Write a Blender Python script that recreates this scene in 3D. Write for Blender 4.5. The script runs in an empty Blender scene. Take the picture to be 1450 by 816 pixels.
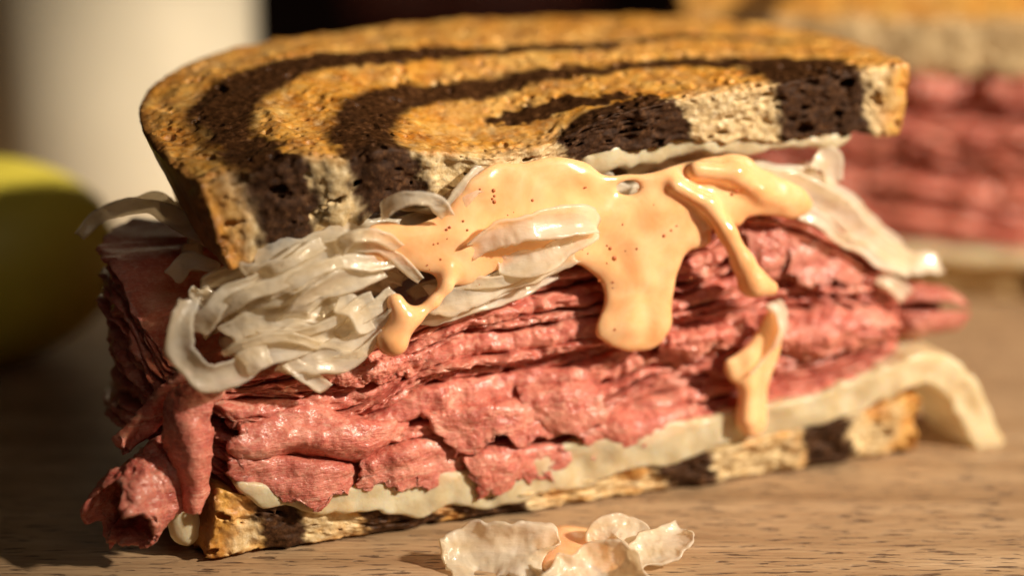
import bpy, math, random
import numpy as np
import openvdb as vdb

# ------------------------------------------------------------------ camera, world, lamps
CM = 0.01
SC = bpy.context.scene
COL = SC.collection
FPX = 70 / 36 * 1450
PITCH = math.radians(16)
CAM = np.array([5.22, -31.37, 13.95])          # centimetres, board top is z = 0
cam_d = bpy.data.cameras.new('camera'); cam = bpy.data.objects.new('camera', cam_d); COL.objects.link(cam)
cam.location = CAM * CM; cam.rotation_euler = (math.pi / 2 - PITCH, 0, 0)
cam_d.lens = 70; cam_d.sensor_width = 36; cam_d.clip_start = 0.01; cam_d.clip_end = 50
cam_d.dof.use_dof = True; cam_d.dof.focus_distance = 0.341; cam_d.dof.aperture_fstop = 4.7
SC.camera = cam
W = bpy.data.worlds.new('World'); SC.world = W; W.use_nodes = True
W.node_tree.nodes['Background'].inputs[0].default_value = (1.0, 0.80, 0.62, 1)
W.node_tree.nodes['Background'].inputs[1].default_value = 0.022

def lamp(name, loc, target, power, size, colour):
    d = bpy.data.lights.new(name, 'AREA'); d.shape = 'DISK'; d.size = size * CM; d.energy = power; d.color = colour
    o = bpy.data.objects.new(name, d); COL.objects.link(o)
    v = np.array(target, float) - np.array(loc, float)
    from mathutils import Vector
    o.location = np.array(loc) * CM
    o.rotation_euler = Vector(v).to_track_quat('-Z', 'Y').to_euler()
    return o
def spot(name, target, azim, elev, dist, power, size_deg, blend, radius, colour):
    """a snooted studio lamp; azim is measured from +x towards the camera"""
    from mathutils import Vector
    d = bpy.data.lights.new(name, 'SPOT'); d.energy = power; d.spot_size = math.radians(size_deg); d.spot_blend = blend; d.shadow_soft_size = radius * CM; d.color = colour
    o = bpy.data.objects.new(name, d); COL.objects.link(o)
    a, e = math.radians(azim), math.radians(elev)
    v = np.array([math.cos(a) * math.cos(e), -math.sin(a) * math.cos(e), math.sin(e)])
    o.location = (np.array(target) + v * dist) * CM; o.rotation_euler = Vector(-v).to_track_quat('-Z', 'Y').to_euler(); return o
spot('key_lamp', (15.0, 8.3, 3), 31, 34, 90, 74, 21.8, .42, 3.0, (1.0, 0.87, 0.70))
lamp('soft_lamp', (40, -70, 70), (9, 2, 4), 0.65, 40, (1.0, 0.83, 0.66))

SC.view_settings.view_transform = 'Standard'; SC.view_settings.look = 'None'
SC.view_settings.exposure = 0; SC.view_settings.gamma = 1
SC.render.engine = 'CYCLES'
SC.cycles.use_denoising = True
SC.cycles.use_adaptive_sampling = True; SC.cycles.adaptive_threshold = 0.02
SC.cycles.max_bounces = 6; SC.cycles.transmission_bounces = 6; SC.cycles.transparent_max_bounces = 8
SC.cycles.caustics_reflective = False; SC.cycles.caustics_refractive = False

# ------------------------------------------------------------------ geometry helpers
rng = np.random.default_rng(7)
random.seed(7)
FW = np.array([0, math.cos(PITCH), -math.sin(PITCH)]); UP = np.array([0, math.sin(PITCH), math.cos(PITCH)])
def ray(x, y): return np.array([(x - 725) / FPX, 0, 0]) + UP * (408 - y) / FPX + FW
def G(x, y, z=0.0):
    d = ray(x, y); return CAM + d * ((z - CAM[2]) / d[2])
A = math.radians(21.8); CA, SA = math.cos(A), math.sin(A)
def FP(x, y, w=0.0):
    """point of the sandwich frame: u along the cut face, w into the sandwich, z up"""
    d = ray(x, y); n = np.array([-SA, CA, 0]); P = CAM + d * ((w - CAM @ n) / (d @ n))
    return np.array([P[0] * CA + P[1] * SA, w, P[2]])
def loc(P):
    P = np.asarray(P, float); return np.stack([P[..., 0] * CA + P[..., 1] * SA, -P[..., 0] * SA + P[..., 1] * CA, P[..., 2]], -1)
def table(pts, w=0.0):
    q = np.array([FP(x, y, w) for x, y in pts]); o = np.argsort(q[:, 0]); q = q[o]
    return lambda u: np.interp(u, q[:, 0], q[:, 2])
def sstep(a, b, x):
    t = np.clip((x - a) / (b - a), 0, 1); return t * t * (3 - 2 * t)

_perm = rng.permutation(4096).astype(np.int64)
def _h(i, j, k, s):
    v = _perm[(i + s * 131) & 4095]; v = _perm[(v + j) & 4095]; v = _perm[(v + k) & 4095]
    return v / 2047.5 - 1.0
def vn(P, f, seed=0):
    """smooth value noise in -1..1 at points P (N,3); f = cycles per cm, scalar or triple"""
    Q = P * np.asarray(f, float) + 1000.37 + seed * 17.3
    I = np.floor(Q).astype(np.int64); F = Q - I; F = F * F * F * (F * (F * 6 - 15) + 10)
    i, j, k = I[..., 0], I[..., 1], I[..., 2]; a, b, c = F[..., 0], F[..., 1], F[..., 2]
    def L(t, x, y): return x + t * (y - x)
    h = lambda di, dj, dk: _h(i + di, j + dj, k + dk, seed)
    return L(c, L(b, L(a, h(0,0,0), h(1,0,0)), L(a, h(0,1,0), h(1,1,0))), L(b, L(a, h(0,0,1), h(1,0,1)), L(a, h(0,1,1), h(1,1,1))))
def fbm(P, f, seed=0, n=3):
    r = 0; a = 1
    for q in range(n): r = r + a * vn(P, np.asarray(f, float) * 2 ** q, seed + q * 5); a *= .5
    return r
def n1(s, f, seed): 
    s = np.asarray(s, float); return vn(np.stack([s, s * 0 + seed * 3.7, s * 0 + .5], -1), f, seed)

def mesh_obj(name, V, F, mat, parent=None, attrs=None, smooth=True):
    V = np.asarray(V, np.float32); F = np.asarray(F, np.int32)
    me = bpy.data.meshes.new(name)
    me.vertices.add(len(V)); me.vertices.foreach_set('co', (V * CM).ravel())
    k = F.shape[1]
    me.loops.add(F.size); me.loops.foreach_set('vertex_index', F.ravel())
    me.polygons.add(len(F)); me.polygons.foreach_set('loop_start', np.arange(0, F.size, k, dtype=np.int32))
    me.update(calc_edges=True)
    me.polygons.foreach_set('use_smooth', np.full(len(F), smooth))
    for n, a in (attrs or {}).items():
        at = me.attributes.new(n, 'FLOAT', 'POINT'); at.data.foreach_set('value', np.asarray(a, np.float32))
    me.materials.append(mat); me.validate(); me.update()
    o = bpy.data.objects.new(name, me); COL.objects.link(o); o.parent = parent
    return o
def sub_mesh(V, F, keep, attrs):
    F2 = F[keep]; u, inv = np.unique(F2, return_inverse=True)
    return V[u], inv.reshape(F2.shape), {k: a[u] for k, a in attrs.items()}
def thing(name, label, cat, locm=(0, 0, 0), rz=0, group=None):
    o = bpy.data.objects.new(name, None); COL.objects.link(o); o.location = np.array(locm) * CM; o.rotation_euler = (0, 0, rz)
    o.empty_display_size = .01
    tag(o, label, cat, group); return o
def tag(o, label=None, cat=None, group=None, kind=None):
    if label: o['label'] = label
    if cat: o['category'] = cat
    if group: o['group'] = group
    if kind: o['kind'] = kind
    return o
def sdf_mesh(arr, org, vox):
    g = vdb.FloatGrid(); g.background = 1.0; g.copyFromArray(np.ascontiguousarray(arr, np.float32)); g.gridClass = vdb.GridClass.LEVEL_SET
    p, q = g.convertToQuads(isovalue=0.0)
    return p * vox + np.asarray(org), q[:, ::-1]
def blur3(a, n=1):
    for _ in range(n):
        for ax in range(3):
            b = a.copy(); sl = [slice(None)] * 3; lo = sl.copy(); hi = sl.copy(); mi = sl.copy()
            lo[ax] = slice(0, -2); hi[ax] = slice(2, None); mi[ax] = slice(1, -1)
            b[tuple(mi)] = .25 * a[tuple(lo)] + .5 * a[tuple(mi)] + .25 * a[tuple(hi)]; a = b
    return a
def poly_sd(X, Y, poly):
    """signed distance to a polygon, positive inside"""
    poly = np.asarray(poly, float); d = np.full(X.shape, 1e9); ins = np.zeros(X.shape, bool)
    for (ax, ay), (bx, by) in zip(poly, np.roll(poly, -1, 0)):
        ex, ey = bx - ax, by - ay; px, py = X - ax, Y - ay
        t = np.clip((px * ex + py * ey) / (ex * ex + ey * ey + 1e-12), 0, 1)
        d = np.minimum(d, (px - t * ex) ** 2 + (py - t * ey) ** 2)
        c = (ay > Y) != (by > Y)
        if ey != 0: ins ^= c & (X < ex * (Y - ay) / ey + ax)
    d = np.sqrt(d); return np.where(ins, d, -d)
def catmull(P, n, closed=False):
    P = np.asarray(P, float); m = len(P)
    if closed: t = np.linspace(0, m, n, endpoint=False); Q = P[np.arange(-1, m + 3) % m]
    else: t = np.linspace(0, m - 1, n); Q = np.concatenate([[2 * P[0] - P[1]], P, [2 * P[-1] - P[-2]], [2 * P[-1] - P[-2]]])
    i = np.minimum(t.astype(int), (m if closed else m - 1) - (0 if closed else 1)); i = np.minimum(i, m - 1 if closed else m - 2); f = (t - i)
    f = f.reshape((-1,) + (1,) * (P.ndim - 1))
    a, b, c, d = Q[i], Q[i + 1], Q[i + 2], Q[i + 3]
    return .5 * ((2 * b) + (-a + c) * f + (2 * a - 5 * b + 4 * c - d) * f ** 2 + (-a + 3 * b - 3 * c + d) * f ** 3)
def smin(a, b, k):
    h = np.clip(.5 + .5 * (b - a) / k, 0, 1); return b + (a - b) * h - k * h * (1 - h)

def shell(S, thick, name, mat, parent, rough=0.0, rf=6.0, seed=0, edge=.12):
    """closed curved sheet from a grid S (n,m,3) of mid-surface points"""
    n, m, _ = S.shape
    du = np.gradient(S, axis=0); dv = np.gradient(S, axis=1); N = np.cross(du, dv)
    N /= np.linalg.norm(N, axis=-1, keepdims=True) + 1e-9
    a = np.minimum(np.arange(n), n - 1 - np.arange(n)) / (n - 1); b = np.minimum(np.arange(m), m - 1 - np.arange(m)) / (m - 1)
    L = np.linalg.norm(np.diff(S, axis=0), axis=-1).sum(0).mean(); Wd = np.linalg.norm(np.diff(S, axis=1), axis=-1).sum(1).mean()
    e = np.minimum(a[:, None] * L, b[None, :] * Wd)
    pr = np.sqrt(np.clip(1 - (1 - np.clip(e / edge, 0, 1)) ** 2, 0, 1))
    if np.ndim(thick) == 0: thick = np.full((n, m), thick)
    flat = S.reshape(-1, 3)
    r1 = (rough * fbm(flat, rf, seed, 4)).reshape(n, m, 1) if rough else 0
    r2 = (rough * fbm(flat + 7.7, rf, seed + 3, 4)).reshape(n, m, 1) if rough else 0
    h = (thick * .5 * pr)[..., None]
    T = S + N * (h + r1 * pr[..., None]); B = S - N * (h + r2 * pr[..., None])
    idT = np.arange(n * m).reshape(n, m); idB = idT.copy(); inner = np.zeros((n, m), bool); inner[1:-1, 1:-1] = True
    idB[inner] = n * m + np.arange(inner.sum())
    V = np.concatenate([T.reshape(-1, 3), B[inner]])
    def q(i): return np.stack([i[:-1, :-1], i[1:, :-1], i[1:, 1:], i[:-1, 1:]], -1).reshape(-1, 4)
    F = np.concatenate([q(idT), q(idB)[:, ::-1]])
    return mesh_obj(name, V, F, mat, parent)

def sheet(ctrl, thick, name, mat, parent, n=60, m=40, rough=.02, rf=5.0, wave=.0, ragged=.0, seed=0, edge=.12):
    ctrl = np.asarray(ctrl, float)
    S = catmull(catmull(ctrl, n).transpose(1, 0, 2), m).transpose(1, 0, 2)
    if ragged:
        c = S.mean((0, 1)); uu = np.linspace(-1, 1, n)[:, None]; vv = np.linspace(-1, 1, m)[None, :]
        em = np.maximum(np.abs(uu), np.abs(vv)) ** 4
        nz = fbm(S.reshape(-1, 3), 3.2, seed + 11, 4).reshape(n, m); nv = fbm(S.reshape(-1, 3) + 31, 3.2, seed + 17, 4).reshape(n, m)
        tu = np.gradient(S, axis=0); tu /= np.linalg.norm(tu, axis=-1, keepdims=True) + 1e-9
        tv = np.gradient(S, axis=1); tv /= np.linalg.norm(tv, axis=-1, keepdims=True) + 1e-9
        S = S + ragged * (em * nz)[..., None] * tu + ragged * (em * nv)[..., None] * tv
    if wave:
        S = S + wave * np.stack([fbm(S.reshape(-1, 3), 1.1, seed + q, 2).reshape(n, m) for q in (21, 31, 41)], -1)
    return shell(S, thick, name, mat, parent, rough, rf, seed, edge)

def ribbon(path, width, thick, name, mat, parent, n=60, m=11, twist=(0, 0), cup=.10, seed=0, ragged=.36, rough=.010, taper=.1, face=(0, -1, 0)):
    """irregular cut strip along a path of (u,w,z) points"""
    P = catmull(path, n); T = np.gradient(P, axis=0); T /= np.linalg.norm(T, axis=1, keepdims=True) + 1e-9
    fc = np.asarray(face, float); Sd = np.cross(T, fc); l = np.linalg.norm(Sd, axis=1, keepdims=True); Sd = Sd / (l + 1e-6)
    Nn = np.cross(Sd, T)
    tw = np.interp(np.linspace(0, 1, n), np.linspace(0, 1, len(twist)), twist)[:, None]
    S1 = Sd * np.cos(tw) + Nn * np.sin(tw); N1 = np.cross(S1, T)
    t = np.linspace(0, 1, n); s = t * np.linalg.norm(np.diff(P, axis=0), axis=1).sum()
    wd = width * .5 * np.clip(1 - (1 - np.clip(np.minimum(t, 1 - t) / .14, 0, 1)) ** 2 * taper * 1.6, .1, 1)
    el = wd * (1 + ragged * (n1(s, 1.3, seed) + .45 * n1(s, 4.0, seed + 1) + .2 * n1(s, 9., seed + 6))); er = wd * (1 + ragged * (n1(s, 1.3, seed + 2) + .45 * n1(s, 4.0, seed + 3) + .2 * n1(s, 9., seed + 8)))
    v = np.linspace(-1, 1, m)
    off = np.where(v[None, :] < 0, v[None, :] * el[:, None], v[None, :] * er[:, None])
    S = P[:, None, :] + S1[:, None, :] * off[..., None] + N1[:, None, :] * ((cup * width * (v ** 2 - .4))[None, :] + .08 * width * n1(s, 1.6, seed + 5)[:, None])[..., None]
    S = S + .07 * np.stack([vn(S.reshape(-1, 3), 1.8, seed + q).reshape(n, m) for q in (7, 9, 12)], -1)
    endw = np.abs(2 * t - 1)[:, None] ** 10; jag = (n1(off.ravel() + np.repeat((t > .5) * 3.3, m), 2.2, seed + 14) + .5 * n1(off.ravel(), 6., seed + 15)).reshape(n, m)
    S = S + T[:, None, :] * (endw * jag * width * .45)[..., None]
    return shell(S, thick, name, mat, parent, rough, 7.0, seed, min(.045, width * .15))

# ------------------------------------------------------------------ materials
def mat(name):
    m = bpy.data.materials.new(name); m.use_nodes = True; nt = m.node_tree
    return m, nt, nt.nodes['Principled BSDF']
class NT:
    def __init__(s, nt): s.t = nt
    def n(s, typ, **kw):
        x = s.t.nodes.new(typ)
        for k, v in kw.items():
            if k in x.inputs: x.inputs[k].default_value = v
            else: setattr(x, k, v)
        return x
    def l(s, a, b): s.t.links.new(a, b)
    def coord(s, scale=(1, 1, 1), rot=(0, 0, 0)):
        c = s.n('ShaderNodeTexCoord'); mp = s.n('ShaderNodeMapping'); mp.inputs['Scale'].default_value = scale; mp.inputs['Rotation'].default_value = rot
        s.l(c.outputs['Object'], mp.inputs[0]); return mp.outputs[0]
    def noise(s, co, scale, detail=4, rough=.55, dist=0):
        x = s.n('ShaderNodeTexNoise'); x.inputs['Scale'].default_value = scale; x.inputs['Detail'].default_value = detail
        x.inputs['Roughness'].default_value = rough; x.inputs['Distortion'].default_value = dist; s.l(co, x.inputs['Vector']); return x.outputs['Fac']
    def ramp(s, fac, stops):
        r = s.n('ShaderNodeValToRGB'); e = r.color_ramp.elements
        while len(e) < len(stops): e.new(.5)
        for q, (p, c) in zip(e, stops): q.position = p; q.color = tuple(c) + (1,) if len(c) == 3 else c
        s.l(fac, r.inputs[0]); return r.outputs[0]
    def mix(s, f, a, b, mode='MIX'):
        x = s.n('ShaderNodeMix', data_type='RGBA', blend_type=mode)
        for i, v in ((0, f), (6, a), (7, b)):
            if hasattr(v, 'is_linked'): s.l(v, x.inputs[i])
            else: x.inputs[i].default_value = v if i == 0 else tuple(v) + (1,)
        return x.outputs[2]
    def math(s, op, a, b=0.0, clamp=False):
        x = s.n('ShaderNodeMath', operation=op); x.use_clamp = clamp
        for i, v in ((0, a), (1, b)):
            if hasattr(v, 'is_linked'): s.l(v, x.inputs[i])
            else: x.inputs[i].default_value = v
        return x.outputs[0]
    def attr(s, name): return s.n('ShaderNodeAttribute', attribute_name=name).outputs['Fac']
    def bump(s, h, strength, dist_cm, prev=None):
        b = s.n('ShaderNodeBump'); b.inputs['Strength'].default_value = strength; b.inputs['Distance'].default_value = dist_cm * CM
        s.l(h, b.inputs['Height'])
        if prev is not None: s.l(prev, b.inputs['Normal'])
        return b.outputs[0]
def setp(b, **kw):
    for k, v in kw.items(): b.inputs[k.replace('_', ' ')].default_value = v
def sss(b, weight, radius, scale_cm):
    b.inputs['Subsurface Weight'].default_value = weight; b.inputs['Subsurface Radius'].default_value = radius; b.inputs['Subsurface Scale'].default_value = scale_cm * CM

def bread_material():
    m, nt, b = mat('marbled_rye'); t = NT(nt); co = t.coord()
    dark, toast, crust = t.attr('dark'), t.attr('toast'), t.attr('crust')
    fine = t.noise(co, 2600, 4, .65); mid = t.noise(co, 900, 5, .62); big = t.noise(co, 170, 6, .66)
    crumb = t.ramp(mid, [(.28, (.40, .25, .10)), (.48, (.60, .44, .22)), (.70, (.76, .62, .39))])
    gold = t.ramp(big, [(.30, (.27, .075, .006)), (.42, (.54, .19, .016)), (.56, (.70, .32, .042)), (.72, (.82, .52, .16))])
    gold = t.mix(t.math('MULTIPLY', t.ramp(mid, [(.45, (0, 0, 0)), (.65, (1, 1, 1))]), .35), gold, (.80, .50, .17))
    spots = t.ramp(t.noise(co, 650, 4, .75), [(.33, (1, 1, 1)), (.43, (0, 0, 0))])
    gold = t.mix(t.math('MULTIPLY', spots, .45), gold, (.17, .05, .008))
    patch = t.ramp(t.noise(co, 55, 5, .6, .8), [(.40, (0, 0, 0)), (.62, (1, 1, 1))])
    gold = t.mix(t.math('MULTIPLY', patch, .28), gold, t.ramp(mid, [(.3, (.55, .33, .10)), (.6, (.78, .57, .26))]))
    rye = t.ramp(mid, [(.3, (.018, .007, .003)), (.55, (.056, .024, .010)), (.75, (.14, .066, .028))])
    ryet = t.ramp(mid, [(.32, (.018, .007, .002)), (.58, (.070, .028, .010)), (.75, (.19, .085, .030))])
    c = t.mix(toast, crumb, gold); d = t.mix(toast, rye, ryet); c = t.mix(dark, c, d)
    cr = t.ramp(big, [(.3, (.12, .04, .010)), (.5, (.32, .135, .032)), (.7, (.52, .26, .075))])
    c = t.mix(crust, c, cr); t.l(c, b.inputs['Base Color'])
    r = t.math('SUBTRACT', .70, t.math('MULTIPLY', toast, .40)); t.l(r, b.inputs['Roughness']); t.l(t.math('SUBTRACT', .5, t.math('MULTIPLY', dark, .32)), b.inputs['Specular IOR Level'])
    setp(b, IOR=1.45)
    x = t.bump(big, .3, .05); x = t.bump(mid, .6, .028, x); x = t.bump(fine, .8, .014, x); t.l(x, b.inputs['Normal'])
    return m
def beef_material(name='corned_beef', k=1.0):
    m, nt, b = mat(name); t = NT(nt)
    co = t.coord((1, 1, 2.2)); co2 = t.coord()
    oi = t.n('ShaderNodeObjectInfo').outputs['Random']
    big = t.noise(co, 130, 6, .62, .4); grain = t.noise(co2, 1300, 5, .65); fine = t.noise(co2, 3200, 3, .6); fib = t.noise(t.coord((.3, .7, 2.6)), 900, 5, .62, .8)
    c = t.ramp(big, [(.25, (.33, .047, .031)), (.42, (.53, .118, .077)), (.57, (.665, .210, .138)), (.75, (.815, .415, .295))])
    fat = t.ramp(t.noise(t.coord((.6, 1, 1.7)), 260, 4, .6, 1.6), [(.58, (0, 0, 0)), (.72, (1, 1, 1))])
    c = t.mix(t.math('MULTIPLY', fat, .5), c, (.84, .56, .40))
    c = t.mix(t.math('MULTIPLY', t.ramp(fib, [(.32, (1, 1, 1)), (.5, (0, 0, 0))]), .45), c, (.36, .060, .038))
    c = t.mix(t.math('MULTIPLY', t.ramp(t.noise(t.coord((.5, 1, 1)), 55, 3), [(.45, (0, 0, 0)), (.65, (1, 1, 1))]), .4), c, (.43, .085, .055))
    c = t.mix(t.math('MULTIPLY', t.ramp(grain, [(.5, (0, 0, 0)), (.7, (1, 1, 1))]), .4), c, (.82, .46, .31))
    hs = t.n('ShaderNodeHueSaturation'); hs.inputs['Saturation'].default_value = .97
    t.l(t.math('ADD', .84 * k, t.math('MULTIPLY', oi, .26)), hs.inputs['Value']); t.l(c, hs.inputs['Color']); t.l(hs.outputs[0], b.inputs['Base Color'])
    rr = t.ramp(t.noise(co2, 700, 4, .6), [(.35, (.26, .26, .26)), (.65, (.52, .52, .52))]); t.l(rr, b.inputs['Roughness'])
    setp(b, IOR=1.42, Coat_Weight=.55, Coat_Roughness=.16, Coat_IOR=1.4); sss(b, .35, (1, .34, .24), .13)
    x0 = t.bump(t.noise(co, 330, 4, .6), .5, .06); x = t.bump(fib, .85, .035, x0); x = t.bump(grain, .6, .024, x); xc = t.bump(t.noise(co2, 1500, 3, .6), .5, .020, x0); x = t.bump(fine, .6, .010, x); t.l(x, b.inputs['Normal']); t.l(xc, b.inputs['Coat Normal'])
    return m
def thin_mix(nt, b, col, trans, clear):
    t = NT(nt); tr = t.n('ShaderNodeBsdfTranslucent'); t.l(col, tr.inputs['Color'])
    a = t.n('ShaderNodeMixShader'); a.inputs[0].default_value = trans; t.l(b.outputs[0], a.inputs[1]); t.l(tr.outputs[0], a.inputs[2])
    tp = t.n('ShaderNodeBsdfTransparent'); tp.inputs[0].default_value = (1, .93, .80, 1)
    q = t.n('ShaderNodeMixShader'); q.inputs[0].default_value = clear; t.l(a.outputs[0], q.inputs[1]); t.l(tp.outputs[0], q.inputs[2])
    t.l(q.outputs[0], nt.nodes['Material Output'].inputs[0]); return tr
def kraut_material():
    m, nt, b = mat('sauerkraut'); t = NT(nt); co = t.coord((.5, 1, 1))
    c = t.ramp(t.noise(co, 260, 5, .6), [(.3, (.86, .75, .54)), (.55, (.95, .89, .76)), (.75, (.98, .96, .90))])
    t.l(c, b.inputs['Base Color']); setp(b, Roughness=.18, IOR=1.5, Coat_Weight=.6, Coat_Roughness=.06)
    x = t.bump(t.noise(t.coord((.35, 1, 1.4)), 700, 5, .62), .5, .035); x = t.bump(t.noise(t.coord(), 2200, 3), .4, .012, x); t.l(x, b.inputs['Normal'])
    tr = thin_mix(nt, b, c, .34, .46); t.l(x, tr.inputs['Normal'])
    return m
def sauce_material():
    m, nt, b = mat('dressing'); t = NT(nt); co = t.coord()
    c = t.ramp(t.noise(co, 120, 4, .6, .6), [(.3, (.82, .40, .165)), (.5, (.89, .49, .23)), (.7, (.92, .57, .30))])
    t.l(c, b.inputs['Base Color']); setp(b, Roughness=.20, IOR=1.45, Coat_Weight=.3, Coat_Roughness=.06); sss(b, .45, (1, .5, .22), .16)
    x = t.bump(t.noise(co, 240, 3), .15, .04); x = t.bump(t.noise(co, 1600, 2), .06, .01, x); t.l(x, b.inputs['Normal']); return m
def cheese_material():
    m, nt, b = mat('melted_cheese'); t = NT(nt); co = t.coord()
    c = t.ramp(t.noise(co, 260, 5, .6, .5), [(.3, (.82, .64, .36)), (.6, (.93, .81, .55)), (.8, (.97, .90, .70))])
    t.l(c, b.inputs['Base Color']); setp(b, Roughness=.30, IOR=1.45, Coat_Weight=.15); sss(b, .4, (1, .75, .4), .2)
    x = t.bump(t.noise(co, 500, 5), .5, .04); x = t.bump(t.noise(co, 1800, 3), .3, .012, x); t.l(x, b.inputs['Normal'])
    thin_mix(nt, b, c, .2, .27); return m
def wood_material():
    m, nt, b = mat('board_wood'); t = NT(nt); rot = (0, 0, math.radians(-14))
    g = t.noise(t.coord((1.2, 14, 14), rot), 9, 6, .6, .5); f = t.noise(t.coord((6, 90, 90), rot), 16, 4, .6, .3); sp = t.noise(t.coord((18, 120, 120), rot), 9, 3, .5)
    c = t.ramp(g, [(.25, (.26, .15, .07)), (.5, (.42, .27, .145)), (.75, (.55, .38, .225))])
    c = t.mix(t.math('MULTIPLY', t.ramp(f, [(.3, (1, 1, 1)), (.55, (0, 0, 0))]), .6), c, (.20, .10, .045))
    pits = t.ramp(sp, [(.35, (1, 1, 1)), (.42, (0, 0, 0))])
    c = t.mix(t.math('MULTIPLY', pits, .8), c, (.07, .03, .015)); t.l(c, b.inputs['Base Color']); setp(b, Roughness=.55)
    x = t.bump(g, .4, .08); x = t.bump(f, .5, .04, x); x = t.bump(t.noise(t.coord((1, 5, 5), rot), 500, 4), .4, .02, x); x = t.bump(t.math('SUBTRACT', 1.0, pits), .8, .05, x); t.l(x, b.inputs['Normal']); return m
def plain(name, col, rough=.5, **kw):
    m, nt, b = mat(name); t = NT(nt); co = t.coord()
    k = t.noise(co, kw.pop('ns', 40), 4); c = t.mix(k, tuple(x * .85 for x in col), tuple(min(1, x * 1.12) for x in col)); t.l(c, b.inputs['Base Color'])
    b.inputs['Roughness'].default_value = rough
    if 'sss' in kw: sss(b, kw['sss'], (1, .8, .5), .3)
    bp = t.bump(t.noise(co, 160, 3), .15, .03); t.l(bp, b.inputs['Normal']); return m
M_BREAD, M_BEEF, M_KRAUT, M_SAUCE, M_CHEESE, M_WOOD = bread_material(), beef_material(), kraut_material(), sauce_material(), cheese_material(), wood_material()

# ------------------------------------------------------------------ the setting
def box_obj(name, lo, hi, m, parent=None):
    lo, hi = np.array(lo, float), np.array(hi, float)
    V = [[(lo, hi)[i][0], (lo, hi)[j][1], (lo, hi)[k][2]] for i in (0, 1) for j in (0, 1) for k in (0, 1)]
    F = [(0, 1, 3, 2), (4, 6, 7, 5), (0, 4, 5, 1), (2, 3, 7, 6), (0, 2, 6, 4), (1, 5, 7, 3)]
    return mesh_obj(name, V, F, m, parent, smooth=False)
tag(box_obj('wooden_board', (-35, -26, -2.4), (62, 48, 0), M_WOOD), kind='structure')
tag(box_obj('table_top', (-200, -120, -6), (220, 160, -2.42), plain('dark_table', (.10, .05, .035), .6)), kind='structure')
tag(box_obj('backdrop', (-260, 120, -2.4), (280, 123, 160), plain('dark_backdrop', (.05, .022, .024), .9)), kind='structure')

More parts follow.
